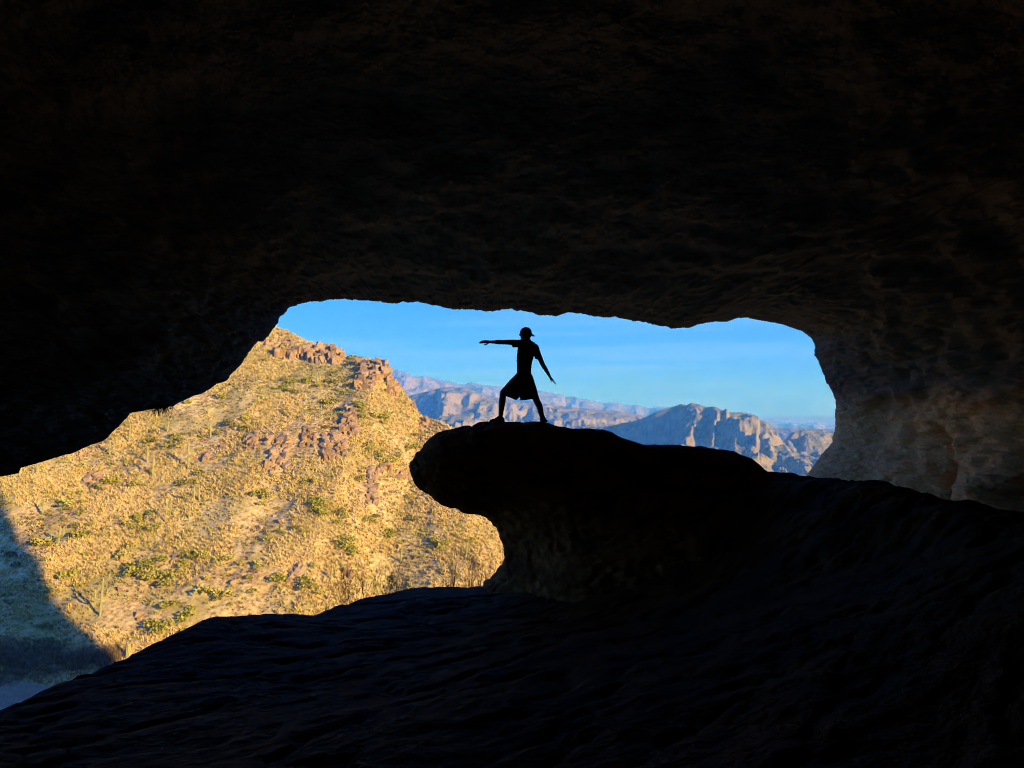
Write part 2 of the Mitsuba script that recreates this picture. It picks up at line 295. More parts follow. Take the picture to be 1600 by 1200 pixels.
key = put('wave_rock', wave_mesh, 'wave_stone', True, label='dark wave-shaped rock lip curling to the left under the standing person', category='rock formation')

# ------------------------------------------------------------------ the mountain that holds the cave (outside), its shadow falls on the canyon
def massif():
    foot = np.array([(12.5,13),(24,24),(42.2,44.6),(60,27),(95,3),(150,-40),(150,-140),(-60,-140),(-60,-22),(-14,-17),(12.5,-17)], float)
    s = np.r_[0, np.cumsum(np.linalg.norm(np.diff(np.vstack([foot, foot[:1]]), axis=0), axis=1))]
    q = np.arange(0, s[-1], 1.2)
    P = np.stack([np.interp(q, s, np.r_[foot[:, k], foot[0, k]]) for k in (0, 1)], 1)
    c = np.array([60, -50.0])
    zs = np.r_[np.arange(-60, 76, 1.5)]
    V = []
    for z in zs:
        p3 = np.c_[P, np.full(len(P), z)]
        d = 1.2 * N(p3, (0.08, 0.08, 0.05), 4, 41) + 0.5 * N(p3, (0.4, 0.4, 0.15), 3, 42)
        nrm = (P - c) / np.linalg.norm(P - c, axis=1, keepdims=True)
        lean = 0.24 * max(z - 8, 0) * sstep(20, 0, np.hypot(P[:, 0] - 42.2, P[:, 1] - 44.6))
        V.append(np.c_[P + nrm * d[:, None] + lean[:, None] * [0.545, 0.839], np.full(len(P), z)])
    V = np.array(V); n = V.shape[1]
    top_c = np.array([[[45.0, -50, 84]]]) * np.ones((1, n, 1))
    V = np.concatenate([V, top_c], 0)
    return V.reshape(-1, 3), grid_faces(len(V), n, True)
struct('cliff', massif(), 'red_rock', 30, 'rock mass of the mountain around the cave')

# ------------------------------------------------------------------ the sunlit hillside across the canyon
CREST = [(100,380),(300,455),(430,508),(475,531),(536,554),(576,562),(595,569),(607,583),(624,604),(640,622),(660,650),(676,655),(690,659),(700,663),(760,700),(850,745),(950,800),(1050,840)]
cD = lambda px: np.interp(px, [100, 430, 700, 1050], [235, 215, 172, 150])
cpts = np.array([at(px, py, cD(px)) for px, py in CREST])
def hill_z(x, y, detail=True):
    zc = np.interp(x, cpts[:, 0], cpts[:, 2]); yc = np.interp(x, cpts[:, 0], cpts[:, 1])
    k = (zc + 40) / (yc - 100)
    t = yc - y
    far = np.where(t > 0, zc - k * t, zc + 0.55 * t)
    near = -0.9 - 0.43 * y
    m = np.maximum(far, near); dlt = np.abs(far - near)
    z = m + 2.5 * np.exp(-dlt / 3.0)
    if detail:
        P = np.stack([x, y, 0 * x], -1)
        on = sstep(0, 25, far - near + 20) * sstep(0.0, 26, np.abs(t) + 4)
        z = z + on * (4.5 * N(P, 0.022, 3, 51) - 2.2 * np.abs(N(P, (0.05, 0.022, 1), 3, 52))) + 0.75 * N(P, 0.16, 3, 53) * sstep(16, 40, y) + 0.22 * N(P, 0.7, 3, 54) * sstep(30, 60, y)
    return z
hx, hy = np.arange(-150, 75, 0.55), np.arange(13.5, 262, 0.55)
HX, HYg = np.meshgrid(hx, hy)
HZ = hill_z(HX, HYg)
def hz(x, y):
    x, y = np.asarray(x, float), np.asarray(y, float)
    return map_coordinates(HZ, [(y.ravel() - hy[0]) / 0.55, (x.ravel() - hx[0]) / 0.55], order=1, mode='nearest').reshape(x.shape)
def hit(px, py):                            # where the sight line meets the hillside
    Y = np.arange(60, 258, 0.3); p = at(px, py, 1.0)
    below = p[2] * Y < hz(p[0] * Y, Y)
    i = np.argmax(below)
    if not below[i]: return None
    return np.array([p[0] * Y[i], Y[i], hz(p[0] * Y[i], Y[i])])
struct('hillside', (np.stack([HX, HYg, HZ], -1).reshape(-1, 3), grid_faces(len(hy), len(hx))), 'hill_ground', True, 'sunlit grassy desert hillside across the canyon')

# pale dry wash at the bottom of the canyon, lower left
def wash():
    c = hit(30, 1085); c = c if c is not None else at(30, 1085, 105)
    n = 90
    th = np.linspace(-1, 1, n); r = np.linspace(-1, 1, 60)
    A, B = np.meshgrid(th, r)
    x = c[0] - 14 + A * 24; y = c[1] - 2.5 + B * (4.0 + 1.2 * N(np.stack([A * 3, 0 * A, 0 * A], -1), 1, 3, 61))
    z = hz(x, y)
    z = gaussian_filter(z, 4) + 0.55 + 0.15 * N(np.stack([x, y, z], -1), 0.5, 3, 62) - 1.2 * np.maximum(np.abs(B) - 0.75, 0) * 4
    return np.stack([x, y, z], -1).reshape(-1, 3), grid_faces(60, n)
struct('dry_wash', wash(), 'wash_sand', True, 'pale bare wash at the canyon bottom in blue shade')

# ------------------------------------------------------------------ rock outcrops on the hillside: clusters of angular blocks
def block(c, sx, sy, sz, r, upright=0.0):
    p = np.array([(i, j, k) for i in (-1, 1) for j in (-1, 1) for k in (-1, 1)], float)
    p = np.vstack([p * r.uniform(0.35, 1.0, (8, 3)), r.uniform(-1, 1, (5, 3)) * [0.95, 0.95, 1.15]])
    p = p * [sx, sy, sz]
    a = r.uniform(-0.6, 0.6); tilt = r.uniform(-0.25, 0.25) * (1 - upright)
    p = p @ np.array([[math.cos(a), math.sin(a), 0], [-math.sin(a), math.cos(a), 0], [0, 0, 1]])
    p[:, 0] += p[:, 2] * tilt; p[:, 2] += 0.45 * p[:, 1] * (1 - upright)
    h = trimesh.convex.convex_hull(p + c)
    return np.array(h.vertices), np.array(h.faces)
def join(parts):
    V, Fc, o = [], [], 0
    for v, f in parts: V.append(v); Fc.append(f + o); o += len(v)
    return np.vstack(V), np.vstack(Fc)
def outcrop(px, py, wpx, hpx, n, label, style, seed=0):
    """style 'c': a cliff of tall fissured columns side by side; 's': slabs lying against the slope."""
    r = np.random.default_rng(1000 + seed)
    parts = []
    for k in range(n):
        ax = px + r.uniform(-0.5, 0.5) * wpx
        p = hit(ax, py + r.uniform(-0.5, 0.5) * hpx)
        if p is None: continue
        s = p[1] / F; b = s * r.uniform(1.8, 6.4) * (0.85 + 0.4 * min(wpx, hpx) / 30)
        if style == 'c':
            tall = b * r.uniform(0.9, 1.5) * (0.6 + 0.8 * vnoise(np.array([[ax / 9.0, seed, 0.0]]))[0])
            parts.append(block(p + [0, 0.1 * b, 0.38 * tall], b * r.uniform(0.6, 1.2), b * r.uniform(0.7, 1.1), tall, r, 0.55))
        else:
            parts.append(block(p + [0, 0.15 * b, 0.04 * b], b * r.uniform(0.5, 0.9), b * r.uniform(0.8, 1.4), b * r.uniform(0.6, 1.1), r, 0.25))
    t = thing('rock_outcrop', label=label, category='rock outcrop')
    for k, b in enumerate(parts): scene[t + '__block' + (f'_{k:03d}' if k else '')] = mikit.ply(b, 'red_rock')
OUT = [(462,556,64,16,44,'low pale red cliff band running from the left cave edge to the skyline cliff','c'),
 (507,556,62,26,105,'long red cliff band on the skyline at the top left of the hillside','c'),
 (584,582,56,26,90,'rounded red rock knob on the skyline beside the blue distant range','c'),
 (572,603,34,12,30,'low red ledge just under the rounded skyline knob','c'),
 (615,606,18,24,45,'red rock buttress at the right end of the hillside skyline','c'),
 (433,538,50,14,39,'pale red rocks high on the hillside next to the left cave edge','s'),
 (546,660,20,44,60,'tall dark-sided crag standing in the middle of the upper hillside','c'),
 (521,698,42,40,63,'broad broken rock face below the tall mid-hillside crag','s'),
 (482,682,26,36,39,'steep rock slab left of the broad broken rock face','s'),
 (434,712,40,52,57,'group of pinkish slabs on the left part of the mid hillside','s'),
 (396,692,16,30,21,'narrow upright rocks left of the pinkish slabs','s'),
 (581,762,16,56,51,'long dark rocky gully edge running down the hillside left of the wave rock tip','c'),
 (600,735,24,12,18,'short rock ledge at the top of the rocky gully','c'),
 (145,752,34,26,30,'grey-pink rock hump on the left slope under the overhang','s'),
 (324,712,18,16,15,'small orange rock face in the middle of the left slope','s'),
 (346,697,8,10,7,'small dark rock point on the left slope above the orange face','s'),
 (461,898,22,22,18,'dark jagged rocks low on the hillside above the floor edge','s'),
 (546,900,8,8,6,'single brown boulder low on the hillside above the bare shrubs','c'),
 (662,664,14,12,12,'small dark crag on the slope just above the wave rock tip','s'),
 (630,745,22,14,15,'brown rocks on the slope left of the wave rock tip','s'),
 (272,872,10,10,7,'small dark rock above the greenest shrubs on the low slope','s'),
 (650,632,10,12,12,'red rocks at the foot of the skyline buttress','c')]
for i, o in enumerate(OUT): outcrop(*o, seed=i)
def zone(p):
    px, py = CX + p[0] / p[1] * F, HY - p[2] / p[1] * F
    a = ('the far left of', 'the left part of', 'the middle of', 'the wave rock side of')[int(np.searchsorted([190, 380, 560], px))]
    return a + (' the upper slope', ' the mid slope', ' the lower slope')[int(np.searchsorted([700, 830], py))]
r0 = np.random.default_rng(5)
loose = 0
while loose < 80:
    px, py = r0.uniform(0, 790), r0.uniform(560, 1010)
    p = hit(px, py)
    if p is None or p[1] > 235 or vnoise(np.array([[px / 60, py / 60, 3.0]]))[0] < 0.5: continue
    b = r0.uniform(0.2, 0.62)
    t = thing('boulder', label=f'{"big" if b > 0.42 else "small"} loose reddish boulder in dry grass on {zone(p)}', category='boulder', group=f'{"big" if b > 0.42 else "small"} boulders on {zone(p)}')
    scene[t] = mikit.ply(block(p + [0, 0, b * 0.3], b, b * 0.8, b * r0.uniform(0.6, 1.1), r0), 'field_stone'); loose += 1

# ------------------------------------------------------------------ grass, shrubs
def tufts(P, H, blades, spread, width, r):
    n = len(P)
    a = r.uniform(0, 2 * np.pi, (n, blades)); lean = r.uniform(0.1, spread, (n, blades)); h = H[:, None] * r.uniform(0.6, 1.1, (n, blades))
    d = np.stack([np.cos(a), np.sin(a), 0 * a], -1); side = np.stack([-np.sin(a), np.cos(a), 0 * a], -1)
    base = P[:, None] + d * 0.25 * H[:, None, None] * r.uniform(0, 1, (n, blades, 1)) - [0, 0, 0.05]
    tip = base + d * (lean * h)[..., None] + np.array([0, 0, 1.0]) * h[..., None]
    w = width * H[:, None, None]
    V = np.stack([base - side * w, base + side * w, tip], 2).reshape(-1, 3)
    return V, np.arange(len(V)).reshape(-1, 3)
def hill_points(n, r, thresh, scale, seed, ymax=238):
    out = []
    while sum(map(len, out)) < n:
        x, y = r.uniform(-112, 28, 6000), r.uniform(96, ymax, 6000)
        z = hz(x, y)
        px, py = CX + x / y * F, HY - z / y * F
        ok = (px > -20) & (px < 800) & (py > 490) & (py < 1120) & (vfbm(np.stack([x, y, 0 * x], 1) * scale, 3, seed) > thresh)
        for ox, oy, ow, oh, *_ in OUT:
            ok &= ~((((px - ox) / (0.55 * ow + 2)) ** 2 + ((py - oy) / (0.55 * oh + 2)) ** 2 < 1) & (r.random(len(px)) < 0.9))
        out.append(np.stack([x, y, z], 1)[ok])
    return np.vstack(out)[:n]
r1 = np.random.default_rng(11)
P = hill_points(46000, r1, 0.42, 0.11, 71)
struct('dry_grass', tufts(P, r1.uniform(0.25, 0.70, len(P)), 8, 1.1, 0.17, r1), 'straw', False, 'yellow dry grass tufts covering the hillside', 'stuff')
P = hill_points(14000, r1, 0.50, 0.07, 72)
struct('green_grass', tufts(P, r1.uniform(0.25, 0.65, len(P)), 8, 1.1, 0.18, r1), 'olive_grass', False, 'olive green low growth between the dry grass', 'stuff')
P = hill_points(7500, r1, 0.48, 0.16, 73)
struct('brown_scrub', tufts(P, r1.uniform(0.3, 0.65, len(P)), 6, 1.0, 0.15, r1), 'brush_twig', False, 'brown dead scrub between the dry grass', 'stuff')
def shrub_mesh(n, r, s=1.0):
    d = r.normal(size=(n, 3)); d[:, 2] = np.abs(d[:, 2]); d /= np.linalg.norm(d, axis=1, keepdims=True)
    p = d * (r.uniform(0.35, 1.0, (n, 1)) ** 0.6) * [1, 1, 0.85]
    lump = 0.7 + 0.45 * vnoise(d * 2.2 + r.uniform(0, 50)); p *= lump[:, None]
    p[:, 2] += 0.12
    t = r.normal(size=(n, 3)); t /= np.linalg.norm(t, axis=1, keepdims=True)
    b = np.cross(t, r.normal(size=(n, 3))); b /= np.linalg.norm(b, axis=1, keepdims=True)
    q = r.uniform(0.10, 0.22, (n, 1)) * s
    V = np.stack([p - t * q - b * q * 0.5, p + t * q - b * q * 0.5, p + b * q], 1).reshape(-1, 3)
    return V, np.arange(len(V)).reshape(-1, 3)
SHRUB = {m: [mikit.ply(shrub_mesh(130, np.random.default_rng(80 + k + 7 * j)), m) for k in range(3)] for j, m in enumerate(('shrub_leaf', 'shrub_leaf_pale', 'shrub_leaf_dark'))}
SHRUB_V = {m: [meshkit.WRITTEN[d['filename']][0].astype(float) for d in v] for m, v in SHRUB.items()}
spots = []
CLUMPS = [(225,890,45,25,14),(250,905,30,18,8),(590,655,28,10,8),(600,715,24,24,8),(575,815,18,10,4),(500,800,22,22,6),(540,860,26,18,8),(275,955,26,12,5),(250,985,26,14,5),(110,790,30,20,7),(60,850,30,12,4),(130,830,30,18,5),(210,820,40,18,5),
 (450,545,40,6,6),(500,600,40,16,8),(440,605,30,14,6),(490,920,18,14,5),(440,905,14,12,4),(405,780,18,12,4),(600,835,18,10,4),(690,860,14,10,3),(640,700,14,10,3),(640,810,14,10,3),(735,845,12,8,2),(680,850,8,6,2),(320,930,26,14,5),(360,880,16,10,3),(300,870,24,14,5),
 (380,660,28,16,5),(280,690,26,12,5),(290,755,24,14,5),(180,760,26,14,5),(672,650,4,3,2),(560,640,14,8,4),(520,632,14,8,4),(230,690,12,8,2),(100,900,14,8,2),(75,925,12,8,2),(350,620,14,8,3)]
r2 = np.random.default_rng(21)
for cx, cy, wx, wy, n in CLUMPS:
    for k in range(n):
        p = hit(cx + r2.normal() * wx * 0.45, cy + r2.normal() * wy * 0.45)
        if p is not None: spots.append((p, r2.uniform(0.8, 1.55), r2.choice(3, p=[0.45, 0.45, 0.1])))
Pm = hill_points(260, r2, 0.5, 0.06, 74)
for p in Pm: spots.append((p, r2.uniform(0.55, 1.15), r2.choice(3, p=[0.4, 0.3, 0.3])))
vis = sorted(spots, key=lambda s: -s[1] / s[0][1])
MN = ['shrub_leaf', 'shrub_leaf_pale', 'shrub_leaf_dark']
WORD = ['green', 'pale yellow-green', 'dull dark green']
rest = {m: [] for m in MN}
def sh_mat(p, s):
    return T().translate([float(v) for v in p]).rotate([0, 0, 1], float(r2.uniform(0, 360))).scale([float(s), float(s), float(s * r2.uniform(0.7, 1.0))])
for i, (p, s, c) in enumerate(vis):
    m = MN[c]; k = int(r2.integers(3))
    if i < 300:
        t = thing('desert_shrub', label=f'{"large" if s > 1.0 else "small"} {WORD[c]} shrub on {zone(p)}', category='shrub', group=f'{"large" if s > 1.0 else "small"} {WORD[c]} shrubs on {zone(p)}')
        scene[t] = {**SHRUB[m][k], 'to_world': sh_mat(p, s)}
    else: rest[m].append((p, s, k))
Pm = hill_points(2900, r2, 0.42, 0.08, 75)
for p in Pm: rest[MN[int(r2.choice(3, p=[0.35, 0.45, 0.2]))]].append((p, r2.uniform(0.25, 0.62), int(r2.integers(3))))
for m, nm in zip(MN, ('green_scrub', 'pale_scrub', 'dark_scrub')):
    parts = []
    for p, s, k in rest[m]:
        a = r2.uniform(0, 6.28); v = SHRUB_V[m][k] * s
        v = v @ np.array([[math.cos(a), math.sin(a), 0], [-math.sin(a), math.cos(a), 0], [0, 0, 1]]) + p
        v = v.reshape(-1, 3, 3)[::2].reshape(-1, 3)
        parts.append((v, np.arange(len(v)).reshape(-1, 3)))
    struct(nm, join(parts), m, False, f'small {WORD[MN.index(m)]} scrub scattered over the hillside', 'stuff')
# dark brush filling the shaded canyon bottom
pb = []
while len(pb) < 900:
    u = r2.uniform(0, 1) ** 1.4
    p = hit(-20 + 205 * u, 1036 - 4 * u + r2.normal() * (19 - 11 * u))
    if p is not None: pb.append(p + [r2.normal() * 0.4, r2.normal() * 0.4, 0])
pb = np.array(pb)
hb = 0.7 + 1.5 * vfbm(pb * 0.25, 3, 76) ** 1.5
parts = [tufts(pb, hb * r2.uniform(0.6, 1.2, len(pb)), 22, 0.9, 0.022, r2), tufts(pb[::2], hb[::2] * 0.6, 14, 1.3, 0.06, r2)]
struct('canyon_brush', join(parts), 'brush_grey', False, 'brown leafless brush massed along the shaded canyon bottom', 'stuff')

# ------------------------------------------------------------------ saguaros
def sag_column(path, radius, ribs=10):
    path = np.array(path, float); n = len(path); k = ribs * 2
    t = np.gradient(path, axis=0); t /= np.linalg.norm(t, axis=1, keepdims=True)
    a = np.cross(t, [0.0, 1.0, 0.05]); a /= np.linalg.norm(a, axis=1, keepdims=True); b = np.cross(t, a)
    ang = np.arange(k) * 2 * np.pi / k
    rr = np.where(np.arange(k) % 2 == 0, 1.0, 0.82)
    rad = np.interp(np.linspace(0, 1, n), [0, 0.15, 0.8, 0.95, 1], [0.75, 1, 1, 0.75, 0.05]) * radius
    V = path[:, None] + (np.cos(ang) * rr)[None, :, None] * a[:, None] * rad[:, None, None] + (np.sin(ang) * rr)[None, :, None] * b[:, None] * rad[:, None, None]
    return V.reshape(-1, 3), grid_faces(n, k, True)
SAG = [((201,692),(204,662),0,'saguaro just below the lip of the overhang, tallest in its row'),((171,712),(172,687),1,'saguaro close to the dark overhang edge on the far left slope'),((261,675),(264,657),0,'short saguaro right below the hanging tuft of grass'),
 ((230,722),(231,697),0,'slender saguaro paired with a lower one in the middle of the left slope'),((238,745),(240.5,710),0,'slender saguaro lower of the pair in the middle of the left slope'),((294,732),(295,687),2,'tall saguaro right of the slender pair on the left slope'),
 ((302,790),(304,760),0,'saguaro left of two standing close together at mid slope'),((311,782),(311,759),0,'thin saguaro right of two standing close together at mid slope'),((295,810),(297,792),0,'short saguaro below the two that stand close together'),
 ((258,817),(261,786),1,'lone saguaro in the orange grass of the mid left slope'),((66,806),(69,780),0,'saguaro near the left picture edge, above the canyon shadow'),((90,852),(95,822),1,'saguaro with a long shadow just above the canyon shadow line'),
 ((57,740),(59,724),0,'saguaro touching the overhang at the far left'),((352,620),(354,607),0,'small distant saguaro under the roof edge, highest on the slope'),((329,685),(329,660),0,'pale saguaro on the upper left slope right of the tall one'),
 ((325,647),(326,634),0,'small saguaro high on the slope below the roof edge'),((156,964),(161,907),1,'tallest nearest saguaro on the lower lit slope, right of the canyon shadow'),((28,970),(29,944),1,'dark saguaro in the canyon shadow at the left picture edge, upper one'),
 ((28,1008),(29,984),0,'dark saguaro in the canyon shadow at the left picture edge, lower one'),((96,1013),(96,989),0,'dark saguaro in the canyon shadow beside the lit slope'),((49,1018),(50,1003),0,'small dark saguaro in the canyon shadow above the brush'),
 ((199,1030),(201,1006),0,'stout saguaro top poking up behind the rock floor edge'),((517,908),(519,887),0,'thin saguaro above the bare shrubs on the low slope'),((495,600),(495.6,581),0,'lone saguaro below the skyline cliff'),
 ((626,879),(628,855),0,'pale thin saguaro on the slope below the wave rock overhang'),((728,872),(730,848),0,'pale thin saguaro beside the neck of the wave rock')]
for i, (b, tp, arms, lab) in enumerate(SAG):
    p = hit(*b)
    if p is None: print('no hit', b); continue
    h = (b[1] - tp[1]) / F * p[1]; dx = (tp[0] - b[0]) / F * p[1]
    rad = (0.34 if i == 21 else 0.13 + 0.008 * h) * (1.0 if p[1] < 140 else 1.1)
    t = thing('saguaro_cactus', label=lab, category='saguaro')
    zz = np.linspace(0, 1, 14)
    trunk = np.stack([p[0] + dx * zz, p[1] + 0 * zz, p[2] - 0.2 + (h + 0.2) * zz], 1)
    scene[t + '__trunk'] = mikit.ply(sag_column(trunk, rad), 'cactus_skin', smooth=False)
    for k in range(arms):
        s = 1 if (k + i) % 2 else -1; z0 = h * (0.42 + 0.12 * k)
        u = np.linspace(0, 1, 12); bend = np.minimum(u / 0.45, 1)
        arm = np.stack([p[0] + dx * z0 / h + s * 0.9 * np.sin(bend * np.pi / 2), p[1] - 0.1 + 0 * u, p[2] + z0 + 0.45 * (1 - np.cos(bend * np.pi / 2)) + np.maximum(u - 0.45, 0) * 2.6], 1)
        kk = t + '__arm' + ('' if k == 0 else f'_{k:03d}')
        scene[kk] = mikit.ply(sag_column(arm, rad * 0.7), 'cactus_skin', smooth=False)

# ------------------------------------------------------------------ bare shrubs beyond the floor edge, hanging tuft
def cone(a, b, ra, rb, k=5):
    d = b - a; d = d / np.linalg.norm(d); u = np.cross(d, [0.3, 0.9, 0.2]); u /= np.linalg.norm(u); v = np.cross(d, u)
    ang = np.arange(k) * 2 * np.pi / k
    ring = np.cos(ang)[:, None] * u + np.sin(ang)[:, None] * v
    i = np.arange(k); j = (i + 1) % k
    return np.vstack([a + ring * ra, b + ring * rb]), np.vstack([np.stack([i, j, j + k], 1), np.stack([i, j + k, i + k], 1)])
def bare_shrub(px, py, Y, hpx, wpx, stems, label, seed, leafy=0.3):
    r = np.random.default_rng(500 + seed); base = at(px, py, Y); base[2] -= 0.25
    H = hpx / F * Y + 0.25; W = wpx / F * Y * 0.5
    tw, lf = [], []
    def grow(a, d, L, ra, depth):
        n = 4; pts = [a]
        for k in range(n):
            d = d + r.normal(0, 0.10, 3) + [0, 0, 0.05]; d /= np.linalg.norm(d)
            pts.append(pts[-1] + d * L / n)
        for k in range(n):
            tw.append(cone(pts[k], pts[k + 1], ra * (1 - 0.16 * k), ra * (1 - 0.16 * (k + 1)), 4))
            if depth and r.random() < 0.85:
                s = d + r.normal(0, 0.42, 3); s[2] = abs(s[2]) * 0.8 + 0.35; s /= np.linalg.norm(s)
                grow(pts[k + 1], s, L * r.uniform(0.4, 0.62), ra * 0.6, depth - 1)
            if depth < 2 and r.random() < leafy:
                for _ in range(3):
                    c = pts[k + 1] + r.normal(0, 0.015, 3); t1, t2 = r.normal(0, 0.010, 3), r.normal(0, 0.006, 3)
                    lf.append((np.array([c - t1, c + t2, c + t1]), np.array([[0, 1, 2]])))
    for s in range(stems):
        a = r.uniform(0, 6.28); out = r.uniform(0.1, 1.0) * W / H
        d = np.array([math.cos(a) * out, math.sin(a) * out * 0.6, 1.0]); d /= np.linalg.norm(d)
        grow(base + [r.normal() * W * 0.25, r.normal() * 0.1, 0], d, H * r.uniform(0.55, 0.95), 0.0065, 2)
    t = thing('bare_shrub', label=label, category='shrub')
    scene[t + '__branch'] = mikit.ply(join(tw), 'bare_twig', smooth=True)
    if lf: scene[t + '__leaf'] = mikit.ply(join(lf), 'twig_leaf'); labels[t + '__leaf'] = {'kind': 'stuff'}
bare_shrub(556, 944, 12.2, 52, 74, 9, 'leftmost bare twiggy shrub behind the rock floor edge', 1)
bare_shrub(598, 934, 12.8, 40, 50, 7, 'low bare shrub second from the left behind the rock floor edge', 2, 0.5)
bare_shrub(628, 926, 13.4, 38, 48, 7, 'dense low shrub left of the rounded hump of the floor edge', 3, 0.6)
bare_shrub(703, 918, 14.2, 52, 34, 7, 'grey upright shrub in the middle of the gap below the wave rock', 4, 0.35)
bare_shrub(733, 917, 14.4, 46, 30, 6, 'thin shrub just right of the grey upright shrub', 5, 0.3)
bare_shrub(755, 916, 14.6, 62, 44, 6, 'bare branching shrub tucked against the neck of the wave rock', 6, 0.15)
def tuft_hang():
    r = np.random.default_rng(9); c = at(252, 636, 10.15); parts = []
    for k in range(150):
        a = c + [r.normal() * 0.055, r.normal() * 0.05, 0.05]
        d = np.array([r.normal() * 0.45, r.normal() * 0.4, -1.0]); d /= np.linalg.norm(d)
        L = r.uniform(0.08, 0.27); s = np.cross(d, r.normal(size=3)); s /= np.linalg.norm(s)
        m = a + d * L * 0.5 + r.normal(0, 0.006, 3)
        parts.append((np.array([a - s * 0.003, a + s * 0.003, m + s * 0.003, m - s * 0.003, a + d * L]), np.array([[0, 1, 2], [0, 2, 3], [3, 2, 4]])))
    return join(parts)
t = thing('hanging_grass', label='small dark tuft of dead grass hanging from the lip of the overhang', category='grass tuft')
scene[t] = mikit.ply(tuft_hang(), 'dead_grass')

# ------------------------------------------------------------------ the person on the wave rock (front to the camera, head turned along the raised arm)
S = YC / F
def W(cx, cy, dy=0.0):                      # joints measured on a six-times enlarged crop with its corner at (720, 480)
    return np.array([(720 + cx / 6 - CX) * S, YC + dy, (HY - 480 - cy / 6) * S])
K = S / 6
def ball(c, r, sx=1, sy=1, sz=1, n=20):
    return m3.Manifold.sphere(1.0, n).scale([r * sx, r * sy, r * sz]).translate([float(v) for v in c])
def hull(*b): return m3.Manifold.batch_hull(list(b))
def limb(pts):                              # [(point, radius)]
    return [hull(ball(a, ra), ball(b, rb)) for (a, ra), (b, rb) in zip(pts[:-1], pts[1:])]
def skin_of(parts, edge, it=8, lam=0.5):
    m = m3.Manifold.batch_boolean(parts, m3.OpType.Add).refine_to_length(edge).to_mesh()
    m = trimesh.Trimesh(m.vert_properties[:, :3], m.tri_verts)
    trimesh.smoothing.filter_taubin(m, lamb=lam, nu=lam + 0.03, iterations=it)
    return m
def hand(wrist, direction, palm_n, thumb_side, length, curl):
    d = direction / np.linalg.norm(direction); n = palm_n - d * (palm_n @ d); n /= np.linalg.norm(n); s = np.cross(d, n) * thumb_side
    out = []; pl, pw = 0.5 * length, 0.21 * length
    pc = [wrist + d * 0.012 + s * pw * q * 0.6 for q in (-1, 1)] + [wrist + d * pl + s * pw * q for q in (-0.95, 1.0)]
    out.append(hull(*[ball(c, r_) for c, r_ in zip(pc, (0.016, 0.016, 0.0125, 0.0125))]))
    for k, fl in enumerate((0.46, 0.52, 0.48, 0.37)):          # index to little finger
        q = 0.95 - 0.64 * k
        a = wrist + d * pl * (0.97 - 0.03 * abs(k - 1)) + s * pw * q
        dd = d + s * (0.10 - 0.07 * k); dd /= np.linalg.norm(dd); c = curl * (1 + 0.3 * k)
        pts = [(a, 0.0092)]
        for j, part in enumerate((0.45, 0.31, 0.24)):
            ang = c * (j + 0.5)
            a = a + (dd * math.cos(ang) + n * math.sin(ang)) * fl * length * part
            pts.append((a, 0.0086 - 0.0008 * j))
        out += limb(pts)
    a = wrist + d * 0.025 + s * pw * 0.8 + n * 0.006
    b = a + (d * 0.6 + s * 0.75 + n * 0.35) * 0.030; c = b + (d * 0.9 + s * 0.25 + n * 0.25) * 0.027; e = c + (d * 1.0 + n * 0.1) * 0.022
    out += limb([(a, 0.0135), (b, 0.0105), (c, 0.0095), (e, 0.008)])
    return out
hipL, hipR = W(556, 655), W(628, 660, 0.0)
kneeL, kneeR = W(398, 803, -0.12), W(706, 868, -0.05)
ankL, ankR = W(371, 1035, 0.02), W(768, 1052, 0.0)
shL, shR = W(570, 335, 0.0), W(696, 378, 0.02)
elL, elR = W(395, 328, 0.01), W(770, 540, 0.03)
wrL, wrR = W(272, 325, 0.0), W(833, 648, 0.0)
P_ = []
P_ += [hull(ball(W(592, 620), .085, 1.45, 1.1, .9), ball(W(592, 665), .09, 1.35, 1.15, .8)),
       hull(ball(W(592, 620), .085, 1.4, 1.1, .9), ball(W(596, 520), .078, 1.55, 1.15, .9)),
       hull(ball(W(596, 520), .078, 1.55, 1.15, .9), ball(W(612, 420), .10, 1.42, 1.1, 1)),
       hull(ball(W(612, 420), .10, 1.42, 1.1, 1), ball(shL, .052), ball(shR, .055)),
       hull(ball(W(628, 362), .075), ball(W(610, 300, -0.005), .072)), hull(ball(W(612, 318), .07), ball(shL, .045), ball(shR, .05))]
P_ += limb([(hipL, .088), (W(470, 735, -0.08), .074), (kneeL, .055)]) + limb([(kneeL, .055), (W(388, 885, -0.03), .058), (W(380, 960, 0.0), .046), (ankL, .034)])
P_ += limb([(hipR, .088), (W(672, 770, -0.03), .071), (kneeR, .055)]) + limb([(kneeR, .055), (W(736, 925, 0.0), .057), (W(755, 1000, 0.0), .044), (ankR, .034)])
P_ += limb([(shL, .050), (W(500, 331), .046), (elL, .037), (W(345, 327), .036), (wrL, .023)])
P_ += limb([(shR, .052), (W(730, 450, .03), .048), (elR, .038), (W(799, 585, .02), .035), (wrR, .022)])
